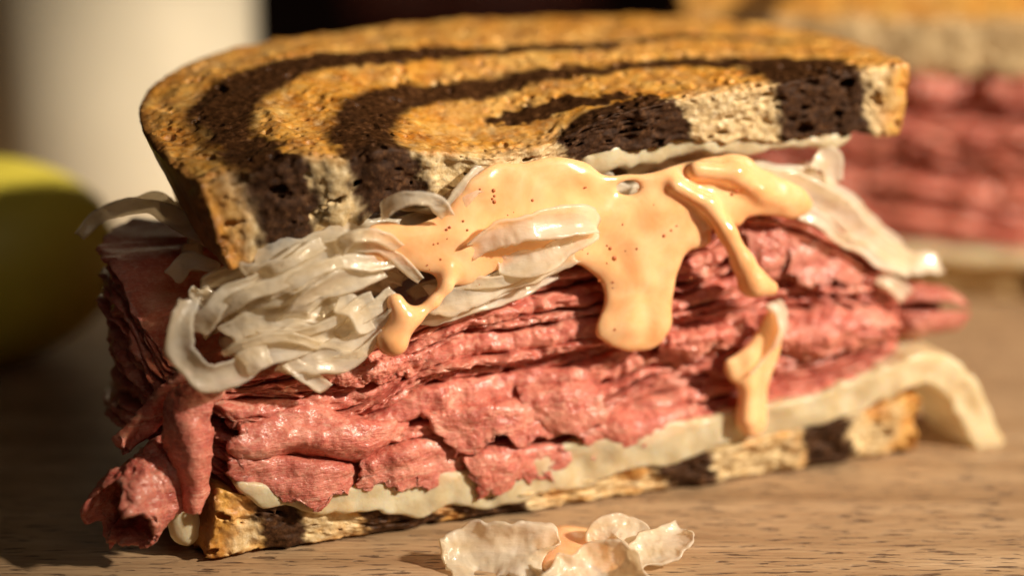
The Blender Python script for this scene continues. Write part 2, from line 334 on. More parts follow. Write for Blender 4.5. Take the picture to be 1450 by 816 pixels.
# ------------------------------------------------------------------ bread
def bread_slice(parent, outline, ztop, zbot, zback, half_back, swirl, vox, toast_side=1, seed=0, cut_lean=0.0, npores=2600, label=None, back_w=4.5, face_toast=0.0):
    """outline: closed (u,w) curve whose front run lies on w ~ 0 (the cut); h in -1..1 is mapped between zbot and ztop"""
    H = .66
    o = np.asarray(outline); lo = o.min(0) - .35; hi = o.max(0) + .35
    us = np.arange(lo[0], hi[0], vox); ws = np.arange(lo[1], hi[1], vox); hs = np.arange(-H - .25, H + .25, vox)
    U2, W2 = np.meshgrid(us, ws, indexing='ij')
    d2 = poly_sd(U2, W2, o)
    # distance from the crust sides only: push the front run far away
    o2 = o.copy(); o2[:, 1] = np.where(o2[:, 1] < .3, -3.0, o2[:, 1]); dside2 = poly_sd(U2, W2, o2)
    D = -d2[:, :, None].astype(np.float32); Hh = hs[None, None, :].astype(np.float32)
    r = .07
    qx = D + r; qy = np.abs(Hh) - H + r
    d = np.minimum(np.maximum(qx, qy), 0) + np.hypot(np.maximum(qx, 0), np.maximum(qy, 0)) - r
    band = np.where(np.abs(d) < .22)
    P = np.stack([us[band[0]], ws[band[1]], hs[band[2]]], -1)
    front = sstep(1.0, .3, P[:, 1])
    sidec = sstep(.10, .0, dside2[band[0], band[1]]) * (1 - front)
    amp = (1 - .75 * sidec)
    nz = .050 * fbm(P, (2.2, 2.2, 2.6), seed + 1, 3) + .022 * front * (np.abs(vn(P, (4.5, 5., 6.), seed + 21)) - .4) + .020 * fbm(P, 8.0, seed + 2, 2) * (.5 + .5 * front) + .012 * vn(P, 17., seed + 3)
    d[band] += (nz * amp).astype(np.float32)
    R = np.random.default_rng(seed + 50)
    # pores: the cut face shows large ones, the toasted top fine pits
    ul, uh = o[:, 0].min(), o[:, 0].max()
    for k in range(npores):
        if k % 9 < 2:
            c = np.array([R.uniform(ul, uh), R.uniform(-.1, .22), R.uniform(-H, H)]); rr = .025 + .07 * R.random() ** 3
            if k % 180 == 0: rr = R.uniform(.08, .15)
            ex = np.array([1.45, 1., .75])
        else:
            c = np.array([R.uniform(ul, uh), R.random() ** 1.6 * min(5.5, hi[1]), toast_side * (H + R.uniform(-.02, .05))]); rr = .03 + .055 * R.random() ** 3; ex = np.array([1.2, 1.2, .9])
        i0 = ((c - rr * 1.6 - (lo[0], lo[1], hs[0])) / vox).astype(int); i1 = ((c + rr * 1.6 - (lo[0], lo[1], hs[0])) / vox).astype(int) + 2
        i0 = np.maximum(i0, 0); i1 = np.minimum(i1, d.shape)
        if (i1 <= i0).any(): continue
        sl = tuple(slice(a, b) for a, b in zip(i0, i1))
        q = np.sqrt(((us[sl[0]] - c[0]) / ex[0])[:, None, None] ** 2 + ((ws[sl[1]] - c[1]) / ex[1])[None, :, None] ** 2 + ((hs[sl[2]] - c[2]) / ex[2])[None, None, :] ** 2)
        d[sl] = np.maximum(d[sl], (rr - q).astype(np.float32))
    V, F = sdf_mesh(d, (us[0], ws[0], hs[0]), vox)
    iu = np.clip(((V[:, 0] - us[0]) / vox).round().astype(int), 0, len(us) - 1); iw = np.clip(((V[:, 1] - ws[0]) / vox).round().astype(int), 0, len(ws) - 1)
    ds = dside2[iu, iw]; h = V[:, 2]
    wob = .10 * fbm(V, 1.6, seed + 8, 3) + .10 * fbm(V, 6., seed + 9, 3)
    dark = swirl(V[:, 0] + wob + .25 * h * sstep(1.5, 0, V[:, 1]), V[:, 1] + wob * .7)
    th = toast_side * h
    toast = sstep(H - .16, H - .02, th + .05 * fbm(V, 5., seed + 4, 2)) * (1 - .55 * sstep(.5, .0, V[:, 1] + .25 * vn(V, 2.0, seed + 5)))
    leftc = sstep(.85, .15, ds + .15 * fbm(V, 3., seed + 6, 2))
    toast = np.clip(np.maximum(np.maximum(toast, .95 * leftc), face_toast * sstep(-.5, .5, fbm(V, 1.5, seed + 66, 3))), 0, 1)
    crust = sstep(.17, .07, ds + .03 * vn(V, 5., seed + 7)); dark = dark * (1 - .9 * leftc)
    # warp to the real slice
    u, w = V[:, 0], V[:, 1]
    bl = sstep(-.2, back_w, w)
    zt = ztop(u) * (1 - bl) + (zback(u)) * bl; zb = zbot(u) * (1 - bl) + (zback(u) - 2 * half_back) * bl
    zb = zb + (.10 * n1(u, 1.4, seed + 30) + .06 * n1(u, 4.0, seed + 31)) * sstep(1.2, 0, w) * (1 if toast_side > 0 else 0)
    z = (zt + zb) / 2 + (zt - zb) / 2 * h / H
    X = np.stack([u + cut_lean * (-h / H + .2) * np.exp(-np.maximum(u - ul, 0) / 1.1), w + .10 * (-h / H) * sstep(1.5, 0, w), z], -1)
    cf = crust[F].mean(1) > .5
    at = dict(dark=dark, toast=toast, crust=crust)
    o_ = mesh_obj('bread_slice', *sub_mesh(X, F, ~cf, at)[:2], M_BREAD, parent, sub_mesh(X, F, ~cf, at)[2])
    a, b_, c_ = sub_mesh(X, F, cf, at); mesh_obj('crust', a, b_, M_BREAD, o_, c_)
    if label: o_['label'] = label
    return o_

sand = thing('sandwich_half', 'toasted marbled rye sandwich half in sharp focus, orange dressing dripping down its cut face', 'sandwich', (0, 0, 0), A, 'cut sandwich halves')

TOP_T = table([(278, 262), (332, 245), (376, 236), (435, 218), (480, 222), (540, 207), (600, 213), (700, 222), (780, 203), (850, 165), (944, 140), (1101, 115), (1228, 95), (1277, 86), (1300, 92)])
TOP_B = table([(300, 392), (345, 376), (400, 354), (480, 330), (530, 304), (610, 288), (700, 280), (780, 258), (850, 222), (973, 203), (1106, 198), (1243, 192), (1292, 184)])
outl = np.array([[.35, 0], [.2, .9], [.08, 2.2], [.15, 3.6], [.65, 5.0], [1.7, 6.1], [3.6, 6.8], [6.5, 7.2], [9.5, 7.1], [12.0, 6.5], [13.4, 5.4], [14.0, 3.8], [14.05, 2.2], [13.8, 1.0], [13.45, 0]])
side = catmull(outl, 90); fr = np.stack([np.linspace(13.4, .3, 130)[1:-1], np.zeros(128)], -1)
fr[:, 1] = .07 * n1(fr[:, 0], .9, 3) + .05 * n1(fr[:, 0], 3., 4) + .03
OUT_TOP = np.concatenate([side, fr])
th_o = np.arctan2(outl[:, 1], outl[:, 0] - 7.1); r_o = np.hypot(outl[:, 0] - 7.1, outl[:, 1]); oo = np.argsort(th_o)
def swirl_top(u, w):
    x, y = u - 7.1, np.maximum(w, 0); th = np.arctan2(y, x); g = np.hypot(x, y) / np.interp(th, th_o[oo], r_o[oo]); k = 1 - th / math.pi
    e = .020; td = np.degrees(th)
    f = lambda *v: np.interp(td, [0, 10, 20, 30, 60, 90, 120, 150, 165, 180], v)
    l2, h2 = f(.57, .56, .50, .42, .28, .29, .32, .42, .46, .45), f(.87, .82, .66, .52, .34, .37, .43, .56, .62, .645)
    l1, h1 = f(1.1, 1.1, 1.0, .76, .49, .49, .56, .72, .79, .74), f(1.1, 1.1, 1.0, .82, .545, .56, .68, .88, .94, .905)
    b2 = sstep(l2 - e, l2 + e, g) * sstep(h2 + e, h2 - e, g); b1 = sstep(l1 - e, l1 + e, g) * sstep(h1 + e, h1 - e, g)
    c = ((u - 7.75) / 1.2) ** 2 + ((w - .0) / .55) ** 2; c2 = ((u - 7.0) / 1.25) ** 2 + ((w - 1.15 + .35 * (u - 6.9)) / .30) ** 2
    return np.clip(b1 + b2 + sstep(1.15, .85, c) + sstep(1.15, .85, c2), 0, 1)
zb_top = lambda u: np.interp(u, [-.5, 0, 1.6, 3.3, 7, 11, 14], [7.15, 7.3, 7.72, 7.9, 8.0, 7.95, 7.8])
bread_slice(sand, OUT_TOP, TOP_T, TOP_B, zb_top, .62, swirl_top, .036, 1, 10, .30, 4200, 'upper toasted slice with dark brown swirl', back_w=5.0)

BOT_T = table([(250, 690), (300, 692), (400, 712), (560, 722), (760, 695), (1000, 640), (1200, 590), (1330, 556), (1380, 550)])
BOT_B = lambda u: np.full_like(u, .06)
outl_b = outl.copy(); outl_b[:, 0] = (outl[:, 0] - .2) * 1.065 + .02
side = catmull(outl_b, 90); ue = outl_b[-1, 0]
fr = np.stack([np.linspace(ue - .05, .12, 130), np.zeros(130)], -1); fr[:, 1] = .07 * n1(fr[:, 0], .9, 13) + .05 * n1(fr[:, 0], 3., 14) + .03
OUT_BOT = np.concatenate([side, fr])
def swirl_bot(u, w):
    f = lambda a, b: sstep(a - .1, a + .1, u) * sstep(b + .1, b - .1, u)
    s = .25 * w
    return np.clip(f(FP(368, 760)[0], FP(432, 760)[0]) + f(FP(510, 755)[0], FP(625, 755)[0]) + f(FP(650, 745)[0], FP(745, 745)[0]) + f(8.6, 9.7) + f(11.6, 12.7), 0, 1)
bread_slice(sand, OUT_BOT, BOT_T, BOT_B, lambda u: u * 0 + 1.35, .66, swirl_bot, .042, -1, 30, -.12, 3000, 'lower rye slice standing on the board', face_toast=.75)

# ------------------------------------------------------------------ corned beef stack
def beef_stack(parent, path, ztop, zbot, n_layers, seed, ds_front=.032, wslope=(.10, .0), zoff=None, noise=1.0, tall=None):
    """stack of thin slices: each is a closed sheet whose rim follows the stack's outline"""
    P = catmull(path, 4000, True); seg = np.linalg.norm(np.diff(np.concatenate([P, P[:1]]), axis=0), axis=1); s = np.concatenate([[0], np.cumsum(seg)])[:-1]
    step = np.where(P[:, 1] < 1.2, ds_front, np.where(P[:, 1] < 3.5, ds_front * 2.2, ds_front * 6))
    cum = np.cumsum(seg / step); idx = np.searchsorted(cum, np.arange(0, cum[-1], 1.0)); Q = P[idx]; S = s[idx]
    T = np.roll(P, -20, 0) - np.roll(P, 20, 0); Nn = np.stack([T[:, 1], -T[:, 0]], -1); Nn /= np.linalg.norm(Nn, axis=1, keepdims=True)
    if ((Q.mean(0) - Q[0]) @ Nn[idx][0]) > 0: Nn = -Nn
    N = Nn[idx]                               # outward
    R = np.random.default_rng(seed)
    n = len(Q)
    wts = np.stack([np.exp(.42 * R.normal() + .75 * n1(S, .22, seed + k * 3) + .60 * n1(S, .6, seed + k * 3 + 1)) for k in range(n_layers)])
    wts = np.clip(wts, .12, 3.4); B = np.concatenate([np.zeros((1, n)), np.cumsum(wts, 0)]) / wts.sum(0)
    zt = ztop(Q[:, 0]) + wslope[0] * Q[:, 1]; zb = zbot(Q[:, 0]) + wslope[1] * Q[:, 1]
    if tall: zt = zt + tall(Q[:, 0], Q[:, 1])
    out = []
    ins = np.array([2.2, 1.3, .8, .5, .32, .2, .11, .05]); arc = np.linspace(math.pi / 2, -math.pi / 2, 12)
    for k in range(n_layers):
        zl = zb + (zt - zb) * B[k]; zh = zb + (zt - zb) * B[k + 1]; mid = (zl + zh) / 2; th = (zh - zl) / 2 * 1.10
        sd = seed + 100 + k * 7
        off = .07 * R.normal() + .13 * n1(S, .35, sd) + .10 * n1(S, 1.0, sd + 1) + .05 * n1(S, 3.0, sd + 2)
        deep = sstep(.62, .95, n1(S, .45, sd + 3)); off = off * noise - .34 * deep - .11 * noise * sstep(.35, .75, n1(S, 1.7, sd + 12)) - .05 * noise * sstep(.3, .7, n1(S, 4.0, sd + 13))
        mid = mid + .08 * n1(S, .8, sd + 4) + .04 * n1(S, 2.6, sd + 5)
        smooth = R.random() < .3
        rx = np.clip(th * R.uniform(.8, 1.5), .05, .30)
        rows = []
        cs_i = [np.stack([-i - rx * 0 - rx, th], -1) for i in ins] + [np.stack([-rx + rx * math.cos(a), th * math.sin(a)], -1) for a in arc] + [np.stack([-i - rx, -th], -1) for i in ins[::-1]]
        for c in cs_i:
            rad = c[:, 0] + off
            rows.append(np.stack([Q[:, 0] + N[:, 0] * rad, Q[:, 1] + N[:, 1] * rad, mid + c[:, 1]], -1))
        X = np.stack(rows, 1)                   # n, m, 3
        m = X.shape[1]
        # wrinkle displacement, strongest on the rim
        prof = np.concatenate([np.linspace(0, 1, len(ins)) ** 2, np.ones(len(arc)), np.linspace(1, 0, len(ins)) ** 2])[None, :]
        C = np.stack([np.broadcast_to(S[:, None], (n, m)), np.broadcast_to(np.linspace(0, 1, m)[None] * .5, (n, m)) + k * 3.1, X[..., 2]], -1).reshape(-1, 3)
        a = .45 if smooth else 1.0
        dsp = (.060 * vn(C, (1.4, 3., 3.), sd + 6) + .045 * a * (.5 - np.abs(vn(C, (1.8, 6., 8.), sd + 7))) + .050 * a * fbm(C, (4.5, 9., 10.), sd + 8, 2) + .026 * a * vn(C, (13., 18., 20.), sd + 9)).reshape(n, m) * prof * noise
        X[..., 0] += N[:, None, 0] * dsp; X[..., 1] += N[:, None, 1] * dsp
        X[..., 2] += .032 * a * vn(C + 50, (4., 6., 6.), sd + 10).reshape(n, m) * prof * noise
        V = X.reshape(-1, 3); i = np.arange(n * m).reshape(n, m); j = np.roll(i, -1, 0)
        F = np.stack([i[:, :-1], j[:, :-1], j[:, 1:], i[:, 1:]], -1).reshape(-1, 4)
        # close the middle above and below
        ct = len(V); V = np.concatenate([V, X[:, 0].mean(0)[None], X[:, -1].mean(0)[None]])
        F = np.concatenate([F, np.stack([i[:, 0], np.full(n, ct), np.full(n, ct), j[:, 0]], -1)[:0]])
        tri = np.concatenate([np.stack([j[:, 0], i[:, 0], np.full(n, ct)], -1), np.stack([i[:, -1], j[:, -1], np.full(n, ct + 1)], -1)])
        Fq = np.concatenate([F, np.stack([tri[0::2, 0], tri[0::2, 1], tri[0::2, 2], tri[0::2, 2]], -1)[:0]])
        ob = mesh_obj('corned_beef_slice', V, Fq, M_BEEF, parent); out.append(ob)
    return out
MEAT_T = table([(230, 560), (270, 548), (330, 538), (430, 518), (500, 492), (560, 470), (640, 428), (700, 402), (780, 380), (840, 371), (930, 348), (1000, 336), (1060, 304), (1130, 308), (1200, 345), (1260, 392), (1320, 430)], .1)
MEAT_B = table([(230, 655), (290, 668), (330, 694), (420, 708), (500, 704), (620, 690), (720, 674), (850, 640), (1000, 600), (1150, 566), (1230, 530), (1320, 500)], .1)
meat_path = [(.25, .45), (1.2, .12), (3, .10), (5, .12), (7, .10), (9, .10), (11, .12), (12.8, .15), (13.9, .5), (14.1, 1.6), (13.9, 3.5), (12.8, 5.4), (10, 6.3), (6.5, 6.4), (3, 6.0), (.4, 5.0), (-.75, 3.6), (-.85, 2.2), (-.35, 1.1)]
beef_stack(sand, meat_path, MEAT_T, MEAT_B, 21, 5, .03, tall=lambda u, w: 1.5 * sstep(1.2, -.3, u) * sstep(.9, 2.2, w))

def S_(pts): return [FP(*p) for p in pts]
def tube_sheet(name, axis, radii, sweep, thick, parent, seed, n=70, m=90, ragged=.12, rough=.03, squash=1.0):
    """a slice rolled round an axis: open spiral tube"""
    Ax = catmull(axis, n); T = np.gradient(Ax, axis=0); T /= np.linalg.norm(T, axis=1, keepdims=True)
    e1 = np.cross(T, (0, 0, 1.)); e1 /= np.linalg.norm(e1, axis=1, keepdims=True); e2 = np.cross(e1, T)
    r = np.interp(np.linspace(0, 1, n), np.linspace(0, 1, len(radii)), radii)
    ph = np.linspace(sweep[0], sweep[1], m); spiral = np.linspace(1.0, .80, m)
    S = Ax[:, None] + (r[:, None] * spiral[None])[..., None] * (np.cos(ph)[None, :, None] * e1[:, None] + squash * np.sin(ph)[None, :, None] * e2[:, None])
    f = S.reshape(-1, 3)
    endm = np.linspace(-1, 1, n)[:, None] ** 6
    S = S + (ragged * endm * fbm(f, 2.2, seed, 4).reshape(n, m))[..., None] * T[:, None] * 2
    S = S + .10 * np.stack([fbm(f, .9, seed + q, 3).reshape(n, m) for q in (2, 4, 6)], -1)
    return shell(S, thick, name, M_BEEF, parent, rough, 5., seed, .08)
# the slice that has slipped out and curls on the board at the left
tube_sheet('corned_beef_slice', S_([(300, 610, 1.0), (262, 648, .9), (215, 690, .6), (165, 742, .2)]), (.45, .55, .68, .62), (-1.1, 5.6), .10, sand, 61, n=120, m=140, rough=.05, ragged=.16)['label'] = 'rolled slice slipping out onto the board'
# limp flap hanging in front of the left end
sheet([S_([(238, 560, .5), (270, 552, .2), (312, 548, 0)]), S_([(232, 610, .4), (262, 600, -.1), (303, 600, 0)]), S_([(240, 660, .4), (268, 655, -.15), (300, 650, -.05)]), S_([(250, 705, .4), (275, 722, 0), (294, 690, .1)])], .14, 'corned_beef_slice', M_BEEF, sand, 70, 50, .03, 4., .06, .12, 71)
# thin dark strip
ribbon(S_([(275, 530, .6), (235, 570, .9), (200, 605, .9), (166, 640, .8)]), .42, .22, 'corned_beef_slice', M_BEEF, sand, 60, 14, (0, .6), .3, 73, .35, .04)
# smooth folds and flaps showing on the cut face
def flap(rows, th, seed, n=90, m=120, rough=.024, rag=.18):
    sheet([S_(r) for r in rows], th, 'corned_beef_slice', M_BEEF, sand, n, m, rough, 5., .10, rag, seed, .045)
flap([[(318, 592, .5), (420, 576, .5), (530, 588, .5), (575, 560, .8)], [(316, 606, 0), (420, 588, .0), (530, 600, 0), (580, 580, .5)], [(318, 622, -.16), (420, 610, -.16), (530, 612, -.12), (580, 600, .4)], [(322, 640, -.16), (420, 632, -.16), (520, 630, -.1), (575, 618, .4)], [(328, 656, .2), (420, 648, .3), (520, 646, .3), (570, 640, .7)]], .12, 75)
flap([[(312, 632, .5), (400, 640, .5), (490, 646, .6), (520, 640, .9)], [(318, 648, -.02), (405, 652, -.10), (495, 656, .0), (520, 655, .5)], [(326, 674, -.10), (412, 684, -.16), (490, 680, -.10), (516, 672, .3)], [(344, 694, -.10), (428, 718, -.16), (482, 710, -.14), (506, 694, .1)]], .07, 77, rag=.24)
flap([[(500, 636, .5), (580, 618, .5), (655, 604, .7)], [(503, 654, .02), (583, 636, -.08), (662, 624, .2)], [(508, 676, -.06), (585, 662, -.12), (660, 648, .1)], [(514, 702, -.08), (578, 694, -.12), (648, 676, .05)]], .07, 79, rag=.26)
flap([[(602, 570, .6), (690, 556, .5), (790, 552, .6)], [(610, 588, .04), (690, 574, -.06), (790, 574, .1)], [(620, 606, -.04), (700, 598, -.12), (792, 592, .06)], [(634, 630, -.06), (712, 626, -.12), (798, 612, .0)]], .07, 81, rag=.22)
flap([[(720, 552, .4), (800, 536, .2), (860, 545, .3)], [(742, 570, -.05), (805, 562, -.16), (858, 568, -.06)], [(782, 606, -.08), (815, 610, -.18), (848, 602, -.08)]], .06, 83)
flap([[(1110, 302, .6), (1170, 308, .6), (1230, 366, .7)], [(1106, 335, .02), (1165, 345, -.02), (1224, 388, .2)], [(1120, 390, -.12), (1170, 398, -.14), (1214, 412, .1)]], .08, 85, rag=.18)
flap([[(1040, 294, .4), (1075, 300, .3), (1115, 306, .5)], [(1050, 345, -.05), (1085, 350, -.14), (1112, 350, .1)], [(1070, 405, -.0), (1095, 398, -.08), (1108, 388, .1)]], .10, 87, rough=.06)
flap([[(650, 634, .5), (720, 620, .4), (800, 606, .6)], [(655, 654, -.06), (725, 642, -.12), (802, 626, .1)], [(668, 690, -.08), (730, 678, -.12), (800, 656, .0)]], .07, 99, rag=.28)
flap([[(820, 590, .5), (900, 574, .4), (980, 560, .6)], [(825, 612, -.04), (900, 600, -.10), (985, 584, .1)], [(835, 644, -.06), (905, 632, -.10), (985, 610, .0)]], .07, 103, rag=.28)
flap([[(440, 520, .5), (520, 500, .4), (600, 480, .6)], [(445, 535, -.05), (520, 520, -.12), (600, 500, .1)], [(455, 552, -.02), (525, 545, -.05), (605, 520, .2)]], .09, 93, rough=.06, rag=.22)
flap([[(930, 460, .5), (1000, 445, .4), (1060, 450, .5)], [(935, 480, -.05), (1000, 470, -.10), (1060, 470, .05)], [(945, 500, .1), (1005, 500, -.02), (1055, 495, .2)]], .09, 95, rough=.06, rag=.22)
flap([[(1110, 440, .5), (1170, 430, .3), (1240, 430, .5)], [(1115, 470, -.0), (1175, 465, -.10), (1245, 458, .1)], [(1120, 505, .1), (1180, 505, -.02), (1245, 485, .2)]], .09, 97, rough=.05, rag=.2)
tube_sheet('corned_beef_slice', S_([(1235, 440, 1.0), (1280, 440, .8), (1320, 438, .9), (1350, 436, 1.1)]), (.40, .52, .50, .34), (.6, 6.6), .14, sand, 89, ragged=.05, squash=.85)
tube_sheet('corned_beef_slice', S_([(1180, 470, .2), (1225, 466, .1), (1262, 462, .3)]), (.25, .34, .30), (.3, 6.2), .12, sand, 91, ragged=.05, squash=.8)

# ------------------------------------------------------------------ melted cheese
def solid_from_polygon(name, poly_px, wmid, T, Rr, parent, m, vox, extra=(), holes=(), k=.12, ws_noise=.06, wpix=0.0, lean=None, seed=0, back=0.0, blur=2, edge_noise=.0):
    """domed body whose outline on the cut face is the given polygon; extra: capsules (u,w,z,r)->(u,w,z,r)"""
    poly = np.array([FP(x, y, wpix)[[0, 2]] for x, y in poly_px]); poly = catmull(poly, len(poly) * 5, True)
    allp = [poly] + [np.array([[a[0], a[2]], [b[0], b[2]]]) for a, b in extra]
    lo = np.concatenate(allp).min(0) - .7; hi = np.concatenate(allp).max(0) + .7
    wl, wh = wmid - T - .9, wmid + T + .9 + back
    for a, b in extra: wl = min(wl, a[1] - a[3] - .2, b[1] - b[3] - .2); wh = max(wh, a[1] + a[3] + .2)
    us = np.arange(lo[0], hi[0], vox); zs = np.arange(lo[1], hi[1], vox); wv = np.arange(wl, wh, vox)
    U, Z = np.meshgrid(us, zs, indexing='ij'); d = poly_sd(U, Z, poly)
    P2 = np.stack([U, U * 0, Z], -1)
    for hx, hy, hr, hs_ in holes:
        c = FP(hx, hy, wpix); d = np.minimum(d, np.hypot((U - c[0]) / hs_, Z - c[2]) - hr)
    if edge_noise: d = d + edge_noise * fbm(P2, 2.5, seed + 40, 3)
    h = T * np.sqrt(np.clip(1 - (1 - np.clip(d / Rr, 0, 1)) ** 2, 0, 1))
    h = h * (1 + .14 * fbm(P2, 1.3, seed + 41, 2))
    ws = wmid + ws_noise * fbm(P2, 1.0, seed, 3) + (lean(U, Z) if lean else 0)
    q = wv[None, None, :] - ws[:, :, None]; q = np.where(q > 0, np.maximum(q - back, 0), q)
    v = np.where(d[:, :, None] > 0, np.abs(q) - h[:, :, None], np.hypot(np.minimum(d, 0)[:, :, None], q))
    v = v.astype(np.float32)
    for a, b in extra:
        a, b = np.array(a, float), np.array(b, float); e = b[:3] - a[:3]
        X = us[:, None, None] - a[0]; Y = wv[None, None, :] - a[1]; ZZ = zs[None, :, None] - a[2]
        t = np.clip((X * e[0] + Y * e[1] + ZZ * e[2]) / (e @ e + 1e-9), 0, 1)
        dd = np.sqrt((X - t * e[0]) ** 2 + (Y - t * e[1]) ** 2 + (ZZ - t * e[2]) ** 2) - (a[3] + t * (b[3] - a[3]))
        v = smin(v, dd.astype(np.float32), k)
    v = blur3(v, blur)
    V, F = sdf_mesh(v, (us[0], zs[0], wv[0]), vox)
    return mesh_obj(name, V[:, [0, 2, 1]], F[:, ::-1], m, parent)
def caps(chain):
    q = [np.append(FP(x, y, w), r) for x, y, w, r in chain]; return list(zip(q[:-1], q[1:]))

solid_from_polygon('cheese_slice', [(335, 680), (420, 694), (500, 686), (620, 670), (720, 651), (850, 618), (1000, 588), (1150, 558), (1230, 526), (1300, 500), (1340, 506), (1376, 534), (1402, 584), (1420, 636), (1404, 652), (1380, 640), (1356, 588), (1334, 556), (1305, 548), (1250, 566), (1200, 590), (1150, 600), (1080, 626), (1020, 634), (950, 656), (890, 666), (830, 690), (780, 698), (740, 710), (690, 720), (640, 716), (600, 730), (560, 730), (520, 722), (480, 728), (440, 728), (400, 716), (370, 718), (350, 704)],
    -.06, .045, .10, sand, M_CHEESE, .036, back=1.6, ws_noise=.10, seed=3, edge_noise=.06, blur=1)['label'] = 'pale cheese melting over the lower slice'
# a runnel of cheese beside the slipped beef
solid_from_polygon('cheese_slice', [(238, 700), (258, 690), (276, 712), (284, 750), (270, 772), (246, 768), (236, 740)], .55, .16, .2, sand, M_CHEESE, .045, wpix=.55, seed=5)
# upper cheese stretched beneath the top slice
solid_from_polygon('cheese_slice', [(560, 300), (640, 285), (700, 265), (800, 250), (840, 212), (900, 198), (1000, 192), (1120, 192), (1210, 186), (1192, 208), (1168, 216), (1110, 214), (1060, 224), (1000, 222), (940, 232), (905, 240), (866, 242), (830, 258), (800, 285), (700, 310)],
    .30, .08, .15, sand, M_CHEESE, .045, back=1.8, seed=7, ws_noise=.12, wpix=.2, edge_noise=.10)['label'] = 'thin cheese under the upper slice'

# ------------------------------------------------------------------ sauerkraut
def kr(pts, width, thick=.075, twist=(0, 0), cup=.12, seed=0, **kw):
    return ribbon(S_(pts), width * 1.05, thick * .72, 'sauerkraut_shred', M_KRAUT, sand, kw.pop('n', 70), 13, twist, cup, seed + 200, **kw)
kr([(276, 414, -.1), (254, 452, -.3), (256, 500, -.38), (292, 532, -.42), (345, 520, -.40), (405, 490, -.36), (450, 474, -.3), (515, 480, -.2)], .50, .085, (.2, -.3, .3, .1), .2, 1, n=120)
kr([(282, 468, 0), (304, 430, -.2), (335, 408, -.2), (385, 388, -.05)], .36, .07, (.3, -.4), seed=2)
kr([(338, 400, -.1), (405, 385, -.25), (470, 365, -.3), (540, 345, -.1)], .72, .08, (.2, .5, .1), seed=3)
kr([(345, 372, .2), (420, 352, .0), (500, 338, .05), (570, 330, .2)], .5, .07, (.5, .2), seed=4)
kr([(335, 440, -.05), (375, 425, -.25), (440, 405, -.3), (505, 388, -.1)], .42, .08, (-.3, .4), seed=5)
kr([(320, 472, 0), (370, 455, -.15), (430, 440, -.2), (500, 430, 0)], .45, .07, (.6, .2), seed=6)
kr([(408, 462, -.2), (430, 432, -.42), (480, 405, -.45), (545, 378, -.2)], .50, .09, (.1, -.5, .3), seed=7)
kr([(470, 425, -.35), (500, 440, -.5), (515, 465, -.45)], .40, .09, (.3, .6), seed=8, taper=.15)
kr([(395, 500, -.25), (470, 505, -.38), (530, 475, -.45), (572, 430, -.5)], .52, .09, (.1, .3, -.2), seed=9)
kr([(340, 520, -.45), (360, 508, -.5), (382, 500, -.45)], .42, .09, (0, .4), seed=10, taper=.1, n=40)
kr([(402, 512, -.3), (428, 528, -.42), (458, 546, -.35)], .30, .08, (.4, 0), seed=11, taper=.1, n=40)
kr([(330, 500, -.1), (380, 480, -.2), (440, 468, -.25), (520, 440, 0)], .45, .07, (.8, .3), seed=12)
kr([(478, 352, -.30), (505, 335, -.52), (540, 338, -.56), (566, 352, -.42)], .24, .08, (.4, -.3), seed=25)
kr([(535, 305, -.35), (575, 284, -.62), (610, 282, -.66), (628, 305, -.5)], .30, .08, (.7, .1, -.6), seed=13)
kr([(630, 305, -.2), (665, 262, -.2), (710, 232, .1)], .45, .08, (.2, .5), seed=14)
kr([(595, 428, -.1), (660, 418, -.25), (735, 392, -.34), (808, 358, -.5)], .50, .08, (.4, .1, .2), seed=15)
kr([(660, 358, -.42), (708, 330, -.60), (770, 316, -.64), (846, 322, -.52)], .46, .09, (-.3, .1, .5), .3, seed=16)
kr([(690, 372, -.3), (745, 370, -.45), (795, 352, -.52), (835, 330, -.5)], .40, .08, (.3, .7), seed=17)
kr([(590, 452, .0), (650, 436, -.1), (720, 410, -.1), (790, 385, .1)], .30, .07, (.5, .3), seed=18)
kr([(1030, 250, 0), (1120, 262, -.15), (1185, 300, -.1), (1240, 345, .1), (1290, 375, .3), (1336, 374, .4)], .46, .08, (.1, -.2, .2, .9), seed=19, n=110)
kr([(1060, 240, .2), (1140, 250, .1), (1200, 285, .2), (1250, 335, .4), (1285, 372, .5)], .30, .07, (.5, .1), seed=20)
kr([(1115, 296, -.1), (1165, 318, -.22), (1215, 352, -.1), (1285, 384, .2)], .34, .08, (.3, .1, .5), seed=21)
kr([(1090, 425, -.35), (1104, 455, -.4), (1092, 500, -.35), (1062, 530, -.3)], .30, .07, (.2, .8), seed=22)
kr([(1245, 392, .2), (1265, 405, .1), (1285, 420, .2)], .34, .07, (.3, 0), seed=23, taper=.1, n=40)
kr([(1150, 215, .2), (1172, 232, .1), (1180, 262, .2)], .5, .07, (.4, 0), seed=24)
